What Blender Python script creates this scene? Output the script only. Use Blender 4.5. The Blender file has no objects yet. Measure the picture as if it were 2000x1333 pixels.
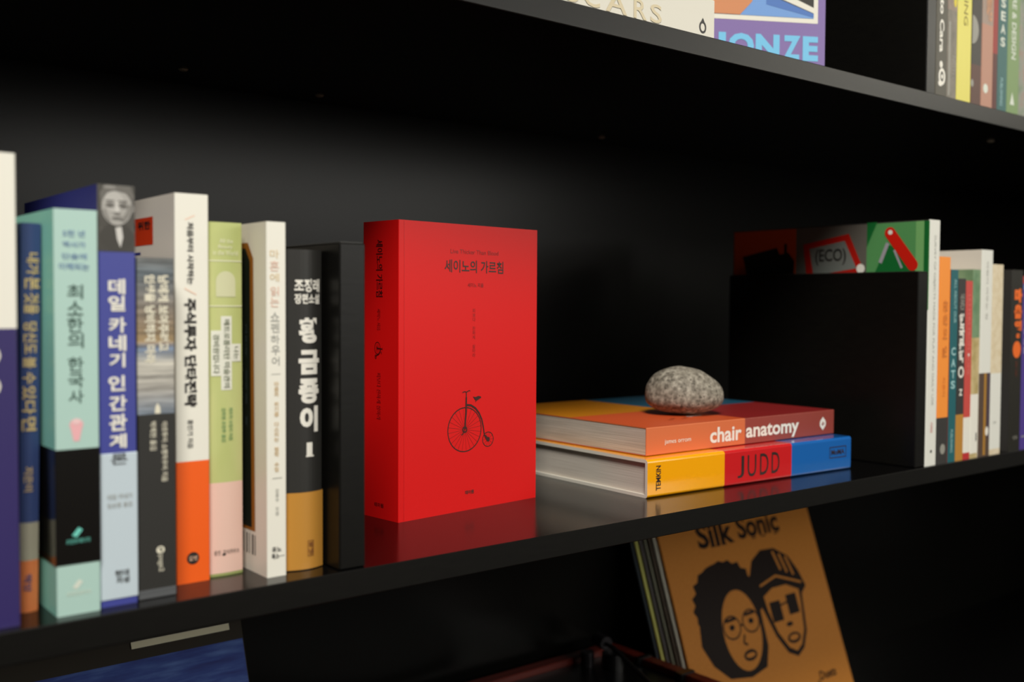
import bpy, bmesh, math, random
from mathutils import Matrix, Vector
S = bpy.context.scene
COL = S.collection

# ------------------------------------------------------------------ camera
YAW, PITCH, ROLL = 0.6804, 0.03574, 0.005545
fw = Vector((math.sin(YAW) * math.cos(PITCH), math.cos(YAW) * math.cos(PITCH), -math.sin(PITCH)))
rt = Vector((math.cos(YAW), -math.sin(YAW), 0))
up = rt.cross(fw)
r2 = rt * math.cos(ROLL) + up * math.sin(ROLL)
u2 = -rt * math.sin(ROLL) + up * math.cos(ROLL)
cam = bpy.data.cameras.new('camera')
co = bpy.data.objects.new('camera', cam)
COL.objects.link(co)
M = Matrix((r2, u2, -fw)).transposed().to_4x4()
M.translation = Vector((0, -0.551, 0.16364))
co.matrix_world = M
cam.sensor_width = 36.0
cam.lens = 36.0 * 2030.05 / 2000.0
cam.clip_start = 0.02
cam.dof.use_dof = True
cam.dof.focus_distance = 0.80
cam.dof.aperture_fstop = 5.0
S.camera = co

# ------------------------------------------------------------------ light and exposure
S.view_settings.view_transform = 'Standard'
S.view_settings.look = 'None'
S.view_settings.gamma = 1.0
S.view_settings.use_curve_mapping = False
S.view_settings.exposure = -0.14
w = bpy.data.worlds.new('room_light'); S.world = w
w.use_nodes = True
bg = w.node_tree.nodes['Background']
bg.inputs[0].default_value = (1.0, 0.95, 0.86, 1)
bg.inputs[1].default_value = 0.06


def area(name, loc, target, sx, sy, power, color):
    l = bpy.data.lights.new(name, 'AREA'); l.shape = 'RECTANGLE'
    l.size = sx; l.size_y = sy; l.energy = power; l.color = color
    o = bpy.data.objects.new(name, l); COL.objects.link(o)
    o.location = loc
    o.rotation_euler = (Vector(target) - Vector(loc)).to_track_quat('-Z', 'Y').to_euler()
    return o


area('low_sheen_panel', (1.75, -2.5, 0.74), (0.6, 0.1, 0.2), 2.1, 0.8, 25, (1.0, 0.97, 0.90))  # unseen panel standing in for a bright wall, set low to shape the sheen
area('ceiling_light', (-0.68, -1.62, 2.45), (0.4, 0.1, 0.05), 0.9, 0.9, 128, (1.0, 0.965, 0.90))
area('shelf_edge_fill', (3.7, -1.75, 1.2), (1.0, 0.0, 0.37), 1.0, 0.5, 17, (1.0, 0.95, 0.82))  # added light, aimed to brighten the front of the upper shelf


# ------------------------------------------------------------------ materials
def srgb(c):
    return tuple((x / 255 / 12.92) if x / 255 <= 0.04045 else ((x / 255 + 0.055) / 1.055) ** 2.4 for x in c)


MATS = {}


def mat(name, c, rough=0.45, coat=0.0, metal=0.0, spec=0.5):
    if name in MATS: return MATS[name]
    m = bpy.data.materials.new(name); m.use_nodes = True
    b = m.node_tree.nodes['Principled BSDF']
    b.inputs['Base Color'].default_value = (*srgb(c), 1)
    b.inputs['Roughness'].default_value = rough
    b.inputs['Metallic'].default_value = metal
    b.inputs['Specular IOR Level'].default_value = spec
    b.inputs['Coat Weight'].default_value = coat
    b.inputs['Coat Roughness'].default_value = 0.12
    MATS[name] = m
    return m


def noisemat(name, stops, scale, mapscale=(1, 1, 1), rough=0.5, detail=3, bump=0.0, kind='noise', spec=0.5, rot=(0, 0, 0), coat=0):
    """procedural material: colour ramp over a stretched noise in the object's own space"""
    m = mat(name, (128, 128, 128), rough, spec=spec, coat=coat)
    nt = m.node_tree; N = nt.nodes; L = nt.links; b = N['Principled BSDF']
    tc = N.new('ShaderNodeTexCoord'); mp = N.new('ShaderNodeMapping')
    mp.inputs['Scale'].default_value = mapscale; mp.inputs['Rotation'].default_value = rot
    L.new(tc.outputs['Object'], mp.inputs[0])
    if kind == 'voronoi':
        t = N.new('ShaderNodeTexVoronoi'); t.inputs['Scale'].default_value = scale
    else:
        t = N.new('ShaderNodeTexNoise'); t.inputs['Scale'].default_value = scale; t.inputs['Detail'].default_value = detail
    L.new(mp.outputs[0], t.inputs['Vector'])
    cr = N.new('ShaderNodeValToRGB'); L.new(t.outputs[0], cr.inputs[0])
    e = cr.color_ramp.elements
    e[0].position = stops[0][0]; e[0].color = (*srgb(stops[0][1]), 1)
    e[1].position = stops[-1][0]; e[1].color = (*srgb(stops[-1][1]), 1)
    for p, c in stops[1:-1]:
        q = e.new(p); q.color = (*srgb(c), 1)
    L.new(cr.outputs[0], b.inputs['Base Color'])
    if bump:
        bp = N.new('ShaderNodeBump'); bp.inputs['Strength'].default_value = bump; bp.inputs['Distance'].default_value = 0.0004
        L.new(t.outputs[0], bp.inputs['Height']); L.new(bp.outputs[0], b.inputs['Normal'])
    return m


LAM = noisemat('black_laminate', [(0.3, (6, 6, 6)), (0.7, (11, 10, 10))], 900, rough=0.17, bump=0.03, spec=0.28)
BACK = noisemat('black_back_board', [(0.3, (9, 9, 7)), (0.7, (13, 12, 10))], 500, rough=0.27, bump=0.03, spec=0.17)
EDGE = noisemat('black_edge_band', [(0.3, (9, 8, 6)), (0.7, (12, 11, 8))], 60, (1, 1, 4), rough=0.40, bump=0.12, spec=0.30)
PAGE = noisemat('page_edges', [(0.35, (158, 148, 136)), (0.62, (204, 194, 182))], 14, (220, 1, 1), rough=0.8, detail=5, bump=0.3)
PAGEL = noisemat('pale_page_edges', [(0.35, (186, 176, 164)), (0.62, (206, 198, 186))], 14, (160, 1, 1), rough=0.8, detail=5, bump=0.2)


# ------------------------------------------------------------------ mesh helpers
def link(name, me, mats, parent=None):
    o = bpy.data.objects.new(name, me); COL.objects.link(o)
    for m in (mats if isinstance(mats, (list, tuple)) else [mats]): me.materials.append(m)
    if parent: o.parent = parent
    return o


def mesh(name, verts, faces, mats, parent=None, idx=None, smooth=False):
    me = bpy.data.meshes.new(name)
    me.from_pydata([tuple(v) for v in verts], [], faces)
    o = link(name, me, mats, parent)
    if idx: me.polygons.foreach_set('material_index', idx)
    if smooth: me.polygons.foreach_set('use_smooth', [True] * len(me.polygons))
    me.update()
    return o


def boxgeo(x0, y0, z0, x1, y1, z1, b=0.0):
    """box; with b>0 its vertical and front edges are chamfered"""
    if b <= 0:
        v = [(x, y, z) for z in (z0, z1) for y in (y0, y1) for x in (x0, x1)]
        f = [(0, 2, 3, 1), (4, 5, 7, 6), (0, 1, 5, 4), (2, 6, 7, 3), (0, 4, 6, 2), (1, 3, 7, 5)]
        return v, f
    v = []
    for z, i in ((z0, b), (z0 + b, 0), (z1 - b, 0), (z1, b)):
        ring = [(x0 + b + 0 * i, y0 + i), (x1 - b, y0 + i), (x1 - i, y0 + b), (x1 - i, y1 - b), (x1 - b, y1 - i), (x0 + b, y1 - i), (x0 + i, y1 - b), (x0 + i, y0 + b)]
        v += [(x, y, z) for x, y in ring]
    f = [tuple(reversed(range(8))), tuple(range(24, 32))]
    for k in range(3):
        for j in range(8):
            a = k * 8 + j; c = k * 8 + (j + 1) % 8
            f.append((a, c, c + 8, a + 8))
    return v, f


def box(name, x0, y0, z0, x1, y1, z1, m, parent=None, b=0.0):
    v, f = boxgeo(x0, y0, z0, x1, y1, z1, b)
    return mesh(name, v, f, m, parent)


def tube(name, pts, r, m, parent=None, n=10, caps=True):
    pts = [Vector(p) for p in pts]; v = []; f = []
    for i, p in enumerate(pts):
        d = (pts[min(i + 1, len(pts) - 1)] - pts[max(i - 1, 0)]).normalized()
        a = d.orthogonal().normalized() if i == 0 else (a - d * a.dot(d)).normalized()
        b = d.cross(a); rr = r[i] if isinstance(r, (list, tuple)) else r
        for k in range(n):
            t = 2 * math.pi * k / n
            v.append(p + (a * math.cos(t) + b * math.sin(t)) * rr)
    for i in range(len(pts) - 1):
        for k in range(n):
            a0 = i * n + k; a1 = i * n + (k + 1) % n
            f.append((a0, a1, a1 + n, a0 + n))
    if caps: f += [tuple(reversed(range(n))), tuple(range(len(pts) * n - n, len(pts) * n))]
    return mesh(name, v, f, m, parent, smooth=False)


def empty(name, label, cat, M4, group=None):
    o = bpy.data.objects.new(name, None); COL.objects.link(o)
    o.empty_display_size = 0.02
    o.matrix_world = M4
    o['label'] = label; o['category'] = cat
    if group: o['group'] = group
    return o


def upright(x, y, z, deg=0.0, tilt=0.0):
    return Matrix.Translation((x, y, z)) @ Matrix.Rotation(math.radians(deg), 4, 'Z') @ Matrix.Rotation(math.radians(tilt), 4, 'Y')


def lying(x, y, z, deg, L):
    a = math.radians(deg); X = Vector((math.cos(a), math.sin(a), 0)); Y = Vector((-math.sin(a), math.cos(a), 0))
    R = Matrix((Vector((0, 0, 1)), Y, -X)).transposed().to_4x4()
    R.translation = Vector((x, y, z)) + X * L
    return R


# faces of a book in its own frame (millimetres in u, v)
def F(kind, w=0, d=0, h=0):
    V = Vector
    return {'spine': (V((0, 0, 0)), V((1, 0, 0)), V((0, 0, 1))),
            'left': (V((0, 0, 0)), V((0, -1, 0)), V((0, 0, 1))),
            'right': (V((w, 0, 0)), V((0, 1, 0)), V((0, 0, 1))),
            'flatspine': (V((0, 0, h)), V((0, 0, -1)), V((1, 0, 0))),
            'flattop': (V((w, 0, h)), V((0, 0, -1)), V((0, 1, 0)))}[kind]


class Print:
    """flat printing lying on one face of a thing: text and shapes of one colour become one part"""
    def __init__(s, frame, parent, curve=None):
        s.fr = frame; s.par = parent; s.curve = curve; s.sets = {}; s.count = 0

    def key(s, name, m, lev):
        return s.sets.setdefault((name, m.name, lev), ([], [], m))

    def put(s, name, m, verts, faces, lev):
        V, Fc, _ = s.key(name, m, lev); n = len(V)
        s.count += 1
        V += [(u, v, s.count) for u, v in verts]; Fc += [tuple(i + n for i in f) for f in faces]

    def poly(s, name, m, pts, lev=1):
        s.put(name, m, list(pts), [tuple(range(len(pts)))], lev)

    def rect(s, name, m, u0, v0, u1, v1, lev=1):
        nu = 8 if s.curve else 1
        if nu == 1: return s.poly(name, m, [(u0, v0), (u1, v0), (u1, v1), (u0, v1)], lev)
        for i in range(nu):
            a = u0 + (u1 - u0) * i / nu; b = u0 + (u1 - u0) * (i + 1) / nu
            s.poly(name, m, [(a, v0), (b, v0), (b, v1), (a, v1)], lev)

    def oval(s, name, m, cu, cv, ru, rv, lev=1, n=24, rot=0):
        c, q = math.cos(rot), math.sin(rot)
        s.poly(name, m, [(cu + ru * math.cos(t) * c - rv * math.sin(t) * q, cv + ru * math.cos(t) * q + rv * math.sin(t) * c) for t in [2 * math.pi * k / n for k in range(n)]], lev)

    def ring(s, name, m, cu, cv, ru, rv, th, lev=1, n=40):
        p = []
        for k in range(n):
            t = 2 * math.pi * k / n
            p += [(cu + ru * math.cos(t), cv + rv * math.sin(t)), (cu + (ru - th) * math.cos(t), cv + (rv - th) * math.sin(t))]
        s.put(name, m, p, [(2 * k, 2 * ((k + 1) % n), 2 * ((k + 1) % n) + 1, 2 * k + 1) for k in range(n)], lev)

    def line(s, name, m, pts, th, lev=1):
        for (a, b), (c, d) in zip(pts, pts[1:]):
            l = math.hypot(c - a, d - b) or 1; nx, ny = -(d - b) / l * th / 2, (c - a) / l * th / 2
            s.poly(name, m, [(a - nx, b - ny), (c - nx, d - ny), (c + nx, d + ny), (a + nx, b + ny)], lev)

    def text(s, name, m, body, u0, v0, u1, v1, rot=0, bold=0.0, lev=2, shear=0.0):
        vs, fs = glyphs(body, bold, shear)
        if rot == -90: vs = [(y, -x) for x, y in vs]
        if rot == 90: vs = [(-y, x) for x, y in vs]
        xs = [v[0] for v in vs]; ys = [v[1] for v in vs]
        ax, ay = min(xs), min(ys); sx = (u1 - u0) / max(1e-6, max(xs) - ax); sy = (v1 - v0) / max(1e-6, max(ys) - ay)
        s.put(name, m, [(u0 + (x - ax) * sx, v0 + (y - ay) * sy) for x, y in vs], fs, lev)

    def build(s):
        O, U, V = s.fr; N = U.cross(V)
        for (name, _, lev), (vs, fs, m) in s.sets.items():
            if s.curve:                      # cut into narrow strips so the print follows the rounded spine
                bm = bmesh.new()
                bv = [bm.verts.new((u, v, k)) for u, v, k in vs]
                for f in fs:
                    try: bm.faces.new([bv[i] for i in f])
                    except ValueError: pass
                lo, hi = min(v[0] for v in vs), max(v[0] for v in vs)
                x = math.ceil(lo / 1.2) * 1.2
                while x < hi:
                    bmesh.ops.bisect_plane(bm, geom=bm.verts[:] + bm.edges[:] + bm.faces[:], plane_co=(x, 0, 0), plane_no=(1, 0, 0), dist=1e-5)
                    x += 1.2
                bm.verts.index_update()
                vs = [tuple(v.co) for v in bm.verts]; fs = [tuple(v.index for v in f.verts) for f in bm.faces]
                bm.free()
            P = []
            for u, v, k in vs:
                off = 0.00012 * lev + 0.0000025 * k
                if s.curve:
                    off += s.curve(u / 1000)
                P.append(O + U * (u / 1000) + V * (v / 1000) + N * off)
            mesh(name, P, fs, m, s.par)


_GC = {}
_tc = bpy.data.curves.new('glyph_source', 'FONT')
_to = bpy.data.objects.new('glyph_source', _tc)
_gs = bpy.data.scenes.new('glyph_workshop')
_gs.collection.objects.link(_to)


def glyphs(body, bold, shear):
    k = (body, bold, shear)
    if k not in _GC:
        _tc.body = body; _tc.offset = bold; _tc.resolution_u = 3; _tc.align_x = 'CENTER'; _tc.shear = shear
        _vl = _gs.view_layers[0]; _vl.update(); dg = _vl.depsgraph
        me = _to.evaluated_get(dg).to_mesh()
        _GC[k] = ([(v.co.x, v.co.y) for v in me.vertices], [tuple(p.vertices) for p in me.polygons])
        _to.evaluated_get(dg).to_mesh_clear()
    return _GC[k]


def stack(s):
    return '\n'.join(s)


# ------------------------------------------------------------------ books
def book(label, M4, w, d, h, bands, left=None, right=None, hard=False, bulge=0.0, group=None, page=PAGE, name='book', edge=None, round_r=None):
    """bands: list of (z_top_mm, material) from the foot upward; left/right: cover materials or None (same as the bands)"""
    w, d, h = w / 1000, d / 1000, h / 1000
    root = empty(name, label, 'book', M4, group)
    c = 0.0028 if hard else 0.0006
    off = 0.003 if hard else 0.0004
    bl = bulge / 1000
    r = round_r or (0.0012 if hard else 0.0007)
    n = 9
    cs = [math.radians(a_) for a_ in (22.5, 45, 67.5)]
    path = [(0, d, 0), (0, r, 0)] + [(r - r * math.cos(t_), r - r * math.sin(t_), 1) for t_ in cs]
    for k in range(n + 1):
        t = k / n; x = r + (w - 2 * r) * t
        path.append((x, -bl * math.sin(math.pi * t) if bl else 0.0, 1))
    path += [(w - x_, y_, 1) for x_, y_, _ in reversed(path[2:5])] + [(w, r, 2), (w, d, 2)]
    inner = [(min(max(x, c), w - c), (y + c if (y < r + 1e-6) else y), s) for x, y, s in path]
    zs = [0.0] + [b[0] / 1000 for b in bands]
    zs[-1] = h
    mats = []; 
    def mi(m):
        if m not in mats: mats.append(m)
        return mats.index(m)
    V = []; Fc = []; I = []
    n1 = len(path)
    for z in zs:
        V += [(x, y, z) for x, y, _ in path] + [(x, y, z) for x, y, _ in inner]
    T = 2 * n1
    em = edge or bands[0][1]
    for k in range(len(zs) - 1):
        bm = bands[k][1]
        for j in range(n1 - 1):
            side = 0 if path[j + 1][2] == 0 else (2 if path[j][2] == 2 else 1)
            m = {0: left or bm, 1: bm, 2: right or bm}[side]
            a = k * T + j
            Fc.append((a, a + 1, a + 1 + T, a + T)); I.append(mi(m))
            b = a + n1
            Fc.append((b + 1, b, b + T, b + 1 + T)); I.append(mi(em))
        for j in (0, n1 - 1):
            a = k * T + j; q = (a, a + T, a + T + n1, a + n1)
            Fc.append(q if j == 0 else tuple(reversed(q))); I.append(mi(em))
    for k, flip in ((0, True), (len(zs) - 1, False)):
        m = em if k == 0 else (edge or bands[-1][1])
        for j in range(n1 - 1):
            a = k * T + j; q = (a, a + 1, a + 1 + n1, a + n1)
            Fc.append(tuple(reversed(q)) if flip else q); I.append(mi(m))
    mesh('cover', V, Fc, mats, root, I)
    pb_in = 0.004 if hard else 0.0006
    box('page_block', c + 0.0001, c + 0.0002 + (0.0 if not hard else 0.003), off, w - c - 0.0001, d - pb_in, h - off, page, root)
    return root


def arc(w, bulge):
    return lambda u: (bulge / 1000) * math.sin(math.pi * min(max(u / (w / 1000), 0), 1))


INK = mat('black_ink', (28, 24, 20), 0.5)
DKINK = mat('dark_ink', (42, 40, 38), 0.5)
GREY = mat('grey_ink', (150, 148, 138), 0.5)
WHT = mat('white_ink', (236, 232, 220), 0.45)
CREAM = mat('cream_paper', (236, 233, 220), 0.42)
IVORY = mat('ivory_paper', (226, 222, 206), 0.45)

# ------------------------------------------------------------------ setting
def structure(o): o['kind'] = 'structure'; return o


Z3, HS = 0.377, 0.36
structure(box('floor', -1.6, -3.6, -0.86, 3.4, 0.5, -0.80, noisemat('dark_floor', [(0.3, (52, 45, 38)), (0.7, (70, 60, 50))], 6, (1, 8, 1), rough=0.5)))
structure(box('wall_back', -1.6, 0.40, -0.80, 3.4, 0.5, 2.2, mat('warm_plaster', (150, 144, 132), 0.8)))

bc = empty('bookcase', 'large black laminate bookcase with open shelves holding all the books', 'bookcase', Matrix.Translation((0, 0, -0.80)))
def bpart(o):
    o.location.z += 0.80
    return o
XL, XR = -0.30, 2.20
for zt in (-0.754, -0.377, 0.0, 0.377, 0.754):
    v, f = boxgeo(XL + .0005, 0, zt - .017, XR - .0005, 0.3687, zt, 0.0006)
    o = mesh('shelf', v, f, [LAM, EDGE], bc)
    # the front strip is edge banding
    for p in o.data.polygons:
        if p.normal.y < -0.5: p.material_index = 1
    bpart(o)
bpart(box('back_panel', XL - .018, 0.3688, -0.80, XR + .018, 0.385, 0.80, BACK, bc))
for xs in (XL - .018, XR):
    bpart(box('side_panel', xs, -0.001, -0.80, xs + .018, 0.3687, 0.80, LAM, bc, 0.0006))
CAP = mat('grey_screw_cap', (120, 112, 98), 0.35)
for x, y in ((0.3395, 0.3109), (0.4807, 0.3343), (0.8533, 0.3383), (1.2188, 0.056)):
    pts = []
    v = []; f = []
    for k in range(12):
        t = 2 * math.pi * k / 12
        v += [(x + .0042 * math.cos(t), y + .0042 * math.sin(t), HS - .0002), (x + .003 * math.cos(t), y + .003 * math.sin(t), HS - .0016)]
    f = [(2 * k, 2 * ((k + 1) % 12), 2 * ((k + 1) % 12) + 1, 2 * k + 1) for k in range(12)] + [tuple(2 * k + 1 for k in range(12))]
    bpart(mesh('screw_cap', v, f, CAP, bc))

def divider(label, x, y, z, w, d, h):
    r = empty('bookend', label, 'bookend', Matrix.Translation((x, y, z)), None)
    box('board', 0, 0, 0.0001, w, d, h, EDGE, r, 0.0009)
    v, f = boxgeo(0.0015, 0.0015, h, w - .0015, d - .0015, h + .0004)
    mesh('top_edge_strip', v, f, mat('scuffed_edge', (58, 56, 52), 0.35), r)
    return r


divider('black board bookend standing between the black novel and the upright red book', .3144, .0035, 0, .0182, .24, .2003)
divider('black board bookend closing the right-hand row of books on the middle shelf', .9731, .004, 0, .0187, .24, .1985)
divider('black board bookend at the left end of the top shelf row of coloured spines', .9786, .003, Z3, .0170, .24, .20)

# ------------------------------------------------------------------ middle shelf, left group
G1 = 'books standing left of the black bookend'
# 0: white and indigo hardcover
INDIGO = mat('indigo_cover', (50, 40, 98), 0.42)
b = book('tall white over indigo hardcover cut by the left picture edge', upright(.0996, .008, 0), 35, 170, 237, [(150, INDIGO), (237, CREAM)], hard=True, group=G1, edge=IVORY)
p = Print(F('spine'), b)
p.text('title_lettering', WHT, stack('OO'), 15, 116, 27.0, 142, bold=.0); p.build()

# 1: navy hardcover, gold brush title
NAVY = mat('navy_cloth', (58, 76, 126), 0.5); GOLD = mat('gold_ink', (226, 196, 134), 0.4)
SG = mat('warm_grey_band', (178, 174, 152), 0.5); OR1 = mat('copper_orange', (236, 134, 76), 0.5)
b = book('slim navy book with gold brush lettering and copper foot leaning beside mint book', upright(.1386, .030, 0, 0, 1.0), 9.8, 140, 204.5, [(27.5, OR1), (47.5, SG), (204.5, NAVY)], bulge=1.2, group=G1)
p = Print(F('spine'), b, arc(9.8, 1.2))
for t, u0, v0, u1, v1 in [('내가', 2.5, 177.6, 8.6, 189), ('본', 1.7, 169.8, 9, 176.3), ('것을', 1.5, 157.1, 8.8, 167.9), ('당신도', 1.3, 136.2, 8, 153), ('볼 수', 1.2, 120.7, 7.5, 134.6), ('있다', 1, 104.7, 7.6, 119.4), ('면', .9, 95.7, 8, 103)]:
    p.text('title_lettering', GOLD, t, u0, v0, u1, v1, -90, .02)
p.text('author_lettering', GOLD, '지은이', 2, 64, 6.4, 77, -90, .01)
p.text('publisher_mark', NAVY, '책방', 2.2, 11, 6.2, 20.5, -90, .01)
p.build()

# 2: mint book with black wrap band
MINT = mat('mint_cover', (176, 208, 198), 0.42)
b = book('thick mint green book wrapped in a glossy black paper band', upright(.1525, .010, 0), 22.0, 145, 211.2, [(211.2, MINT)], left=mat('mint_side', (140, 206, 190), .42), group=G1)
GB = mat('glossy_black_band', (16, 14, 12), 0.22, coat=.4)
v, f = boxgeo(-.0004, -.0004, .0263, .0224, .1455, .0870, .0005)
mesh('paper_band', v, [q for q in f[2:]], GB, b)
p = Print(F('spine'), b)
BL = mat('blue_grey_ink', (98, 128, 170), .5)
for t, u0, v0, u1, v1 in [('5천 년', 4.5, 197, 15.4, 200.4), ('역사가', 4.4, 191.4, 15.8, 194.6), ('단숨에', 4.1, 185.4, 16.3, 188.5), ('이해되는', 2.5, 179.8, 17.5, 183.5)]:
    p.text('subtitle_lettering', BL, t, u0, v0, u1, v1, 0, .01)
DG = mat('dark_green_ink', (64, 92, 82), .5)
for t, u0, v0, u1, v1 in [('최', 6.4, 165, 14.3, 172.4), ('소', 6.4, 156.5, 14.2, 163.9), ('한', 6.3, 147.5, 14.2, 155.5), ('의', 6.5, 139.5, 14.4, 147), ('한', 6.5, 127.3, 14.2, 134.8), ('국', 6.5, 119, 14.2, 126.2), ('사', 6.7, 110.8, 14.1, 117.7)]:
    p.text('title_lettering', DG, t, u0, v0, u1, v1, 0, .012)
PK = mat('pink_ink', (238, 178, 182), .5)
p.oval('vase_mark', PK, 10.4, 99.5, 3.4, 3.2); p.poly('vase_mark', PK, [(7.6, 97.5), (13.2, 97.5), (11.8, 91), (9, 91)])
p.oval('vase_mark', mat('pale_pink_ink', (240, 200, 200), .5), 10.4, 101.2, 2.2, 1.6, 2)
TQ = mat('turquoise_ink', (112, 206, 190), .45)
def twin(m, cu, cv, lv):
    p.poly('publisher_mark', m, [(cu - 2.7, cv - 1.4), (cu - .3, cv - 2.6), (cu + 2.7, cv + 1.2), (cu + .6, cv + 2.6)], lv)
twin(TQ, 10.2, 43.3, 6)
p.text('publisher_lettering', TQ, '프런트페이지', 4.7, 37.6, 16.5, 40, 0, 0, 6)
PM = mat('pale_ink', (216, 222, 208), .45)
twin(PM, 10.3, 15.8, 1)
p.text('publisher_lettering', PM, '프런트페이지', 4.7, 10, 16.8, 12.4, 0, 0)
p.build()

# 3: blue book with grey portrait, pale blue wrap
BLUE = mat('royal_blue_cover', (64, 70, 150), .42)
NB = mat('deep_blue_side', (34, 40, 118), .42)
b = book('tall blue book with a grey portrait photo at the top and pale blue band', upright(.1755, .013, 0), 19.6, 145, 225.6, [(190.3, BLUE), (225.6, mat('photo_grey', (96, 92, 86), .45))], left=NB, right=NB, group=G1)
v, f = boxgeo(-.0003, -.0004, .0035, .0199, .1455, .0826, .0005)
mesh('paper_band', v, f[2:], mat('pale_blue_band', (196, 210, 218), .42), b)
p = Print(F('spine'), b)
g = lambda k: mat('photo_tone_%d' % k, (k, k - 3, k - 9), .45)
nm = 'portrait_photo'
p.rect(nm, g(78), .2, 190.4, 19.4, 203, 1)
p.poly(nm, g(62), [(0.6, 190.4), (1.5, 201), (6, 205.5), (14, 205.5), (18, 201), (19.2, 190.4)], 2)
p.rect(nm, g(70), .2, 203, 19.4, 225.5, 1)
p.oval(nm, g(168), 9.9, 214.0, 8.0, 9.8, 3, 30)
p.oval(nm, g(184), 8.2, 216.6, 5.2, 5.6, 4, 24)
p.oval(nm, g(150), 18.2, 213.6, .9, 2.3, 3, 12)
p.poly(nm, g(104), [(1.4, 214), (.9, 221), (3.4, 225.4), (17, 225.4), (19, 220), (18.3, 214), (17.2, 218.6), (14.6, 221.8), (9, 222.8), (4.6, 221.4), (2.6, 218)], 5)
p.oval(nm, g(142), 6, 224.2, 3.6, .9, 6, 14)
for cu in (6.2, 13.0):
    p.oval(nm, g(120), cu, 215.0, 2.5, 1.3, 6, 16); p.oval(nm, g(82), cu, 214.8, 1.0, .55, 7, 10)
    p.rect(nm, g(108), cu - 2.4, 216.9, cu + 2.2, 217.5, 6)
p.poly(nm, g(204), [(9.2, 216.4), (10.2, 216.4), (11.2, 211.2), (8.6, 211.2)], 6)
p.oval(nm, g(122), 10.0, 210.7, 1.9, .45, 7, 12); p.oval(nm, g(110), 9.9, 208.2, 3.0, .5, 7, 14)
p.poly(nm, g(134), [(13.6, 206.6), (16.6, 210.6), (17.6, 215.4), (16, 215.6), (14.6, 211), (11.6, 207)], 6)
p.poly(nm, g(140), [(2.6, 212), (4.4, 208), (6.6, 205.6), (5.2, 209.4), (3.8, 213)], 6)
p.poly(nm, g(206), [(9, 203), (12.2, 203.6), (13, 198), (11.6, 192.4), (9.8, 197)], 4)
p.oval(nm, g(58), 10, 198, 9.2, 7.0, 2, 20)
p.oval(nm, g(120), 17.9, 213.8, .8, 2.2, 3, 12)
for t, u0, v0, u1, v1 in [('데', 5.1, 167.6, 14, 175.8), ('일', 5, 158.6, 13.9, 166.8), ('카', 5.2, 147.1, 14.3, 155.3), ('네', 5.1, 137.3, 14.3, 145.8), ('기', 5.3, 128.5, 13.7, 136.2), ('인', 4.7, 115.9, 13.6, 124.2), ('간', 5.1, 105.2, 14.3, 113.4), ('관', 5, 94.5, 14.3, 103.5), ('계', 5, 85.1, 14.1, 92.8)]:
    p.text('title_lettering', WHT, t, u0, v0, u1, v1, 0, .03)
p.text('title_lettering', DKINK, '론', 5.6, 76.6, 14.4, 82.3, 0, .0, 6)
p.text('author_lettering', GREY, '데일 카네기', 3.7, 57.7, 16.6, 60.6, 0, 0, 6)
p.text('author_lettering', GREY, '임상훈 옮김', 3.6, 53.3, 16.6, 56, 0, 0, 6)
p.text('publisher_mark', DKINK, '현대', 7.3, 16.0, 14.7, 19.3, 0, .02, 6); p.text('publisher_mark', DKINK, '지성', 8.0, 12.2, 14.9, 15.5, 0, .02, 6)
p.build()

# 4: black book with seascape on the upper half
BKM = mat('matt_black_cover', (42, 41, 38), .5)
SEA = mat('seascape_print', (128, 128, 128), .45)
nt = SEA.node_tree; N = nt.nodes; L = nt.links
tc = N.new('ShaderNodeTexCoord'); sp = N.new('ShaderNodeSeparateXYZ'); L.new(tc.outputs['Object'], sp.inputs[0])
nz = N.new('ShaderNodeTexNoise'); nz.inputs['Scale'].default_value = 1.0; nz.inputs['Detail'].default_value = 4
mp = N.new('ShaderNodeMapping'); mp.inputs['Scale'].default_value = (30, 30, 420); L.new(tc.outputs['Object'], mp.inputs[0]); L.new(mp.outputs[0], nz.inputs['Vector'])
mr = N.new('ShaderNodeMapRange'); mr.inputs[1].default_value = .102; mr.inputs[2].default_value = .1878; L.new(sp.outputs[2], mr.inputs[0])
cr = N.new('ShaderNodeValToRGB'); L.new(mr.outputs[0], cr.inputs[0]); el = cr.color_ramp.elements
el[0].position = 0; el[0].color = (*srgb((128, 140, 154)), 1); el[1].position = 1; el[1].color = (*srgb((116, 118, 116)), 1)
for q, c in ((.16, (168, 164, 156)), (.33, (188, 184, 172)), (.42, (112, 130, 156)), (.47, (158, 134, 96)), (.6, (140, 124, 104)), (.74, (122, 118, 112)), (.9, (96, 106, 112))):
    k = el.new(q); k.color = (*srgb(c), 1)
mx = N.new('ShaderNodeMix'); mx.data_type = 'RGBA'; mx.blend_type = 'OVERLAY'; mx.inputs[0].default_value = .42
L.new(cr.outputs[0], mx.inputs[6]); cb = N.new('ShaderNodeMapRange'); cb.inputs[1].default_value = .35; cb.inputs[2].default_value = .65; L.new(nz.outputs[0], cb.inputs[0]); L.new(cb.outputs[0], mx.inputs[7])
L.new(mx.outputs[2], N['Principled BSDF'].inputs['Base Color'])
b = book('short black book with a grey seascape on its upper spine', upright(.1963, .0145, 0), 20.6, 140, 187.8, [(102, BKM), (187.8, SEA)], left=mat('navy_black_side', (22, 26, 40), .45), group=G1)
v, f = boxgeo(-.0003, -.0004, .0001, .0209, .1404, .0052, .0005)
mesh('foot_band', v, f[2:], mat('grey_foot_band', (84, 86, 88), .3), b)
p = Print(F('spine'), b)
BW = mat('ivory_ink', (228, 222, 200), .45)
p.text('title_lettering', BW, '인생을 낭비하지 마라', 4.1, 130.1, 10, 178.4, -90, .04)
p.text('title_lettering', BW, '남에게 보여주려고', 11.4, 136.6, 17.4, 178.3, -90, .04)
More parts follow.
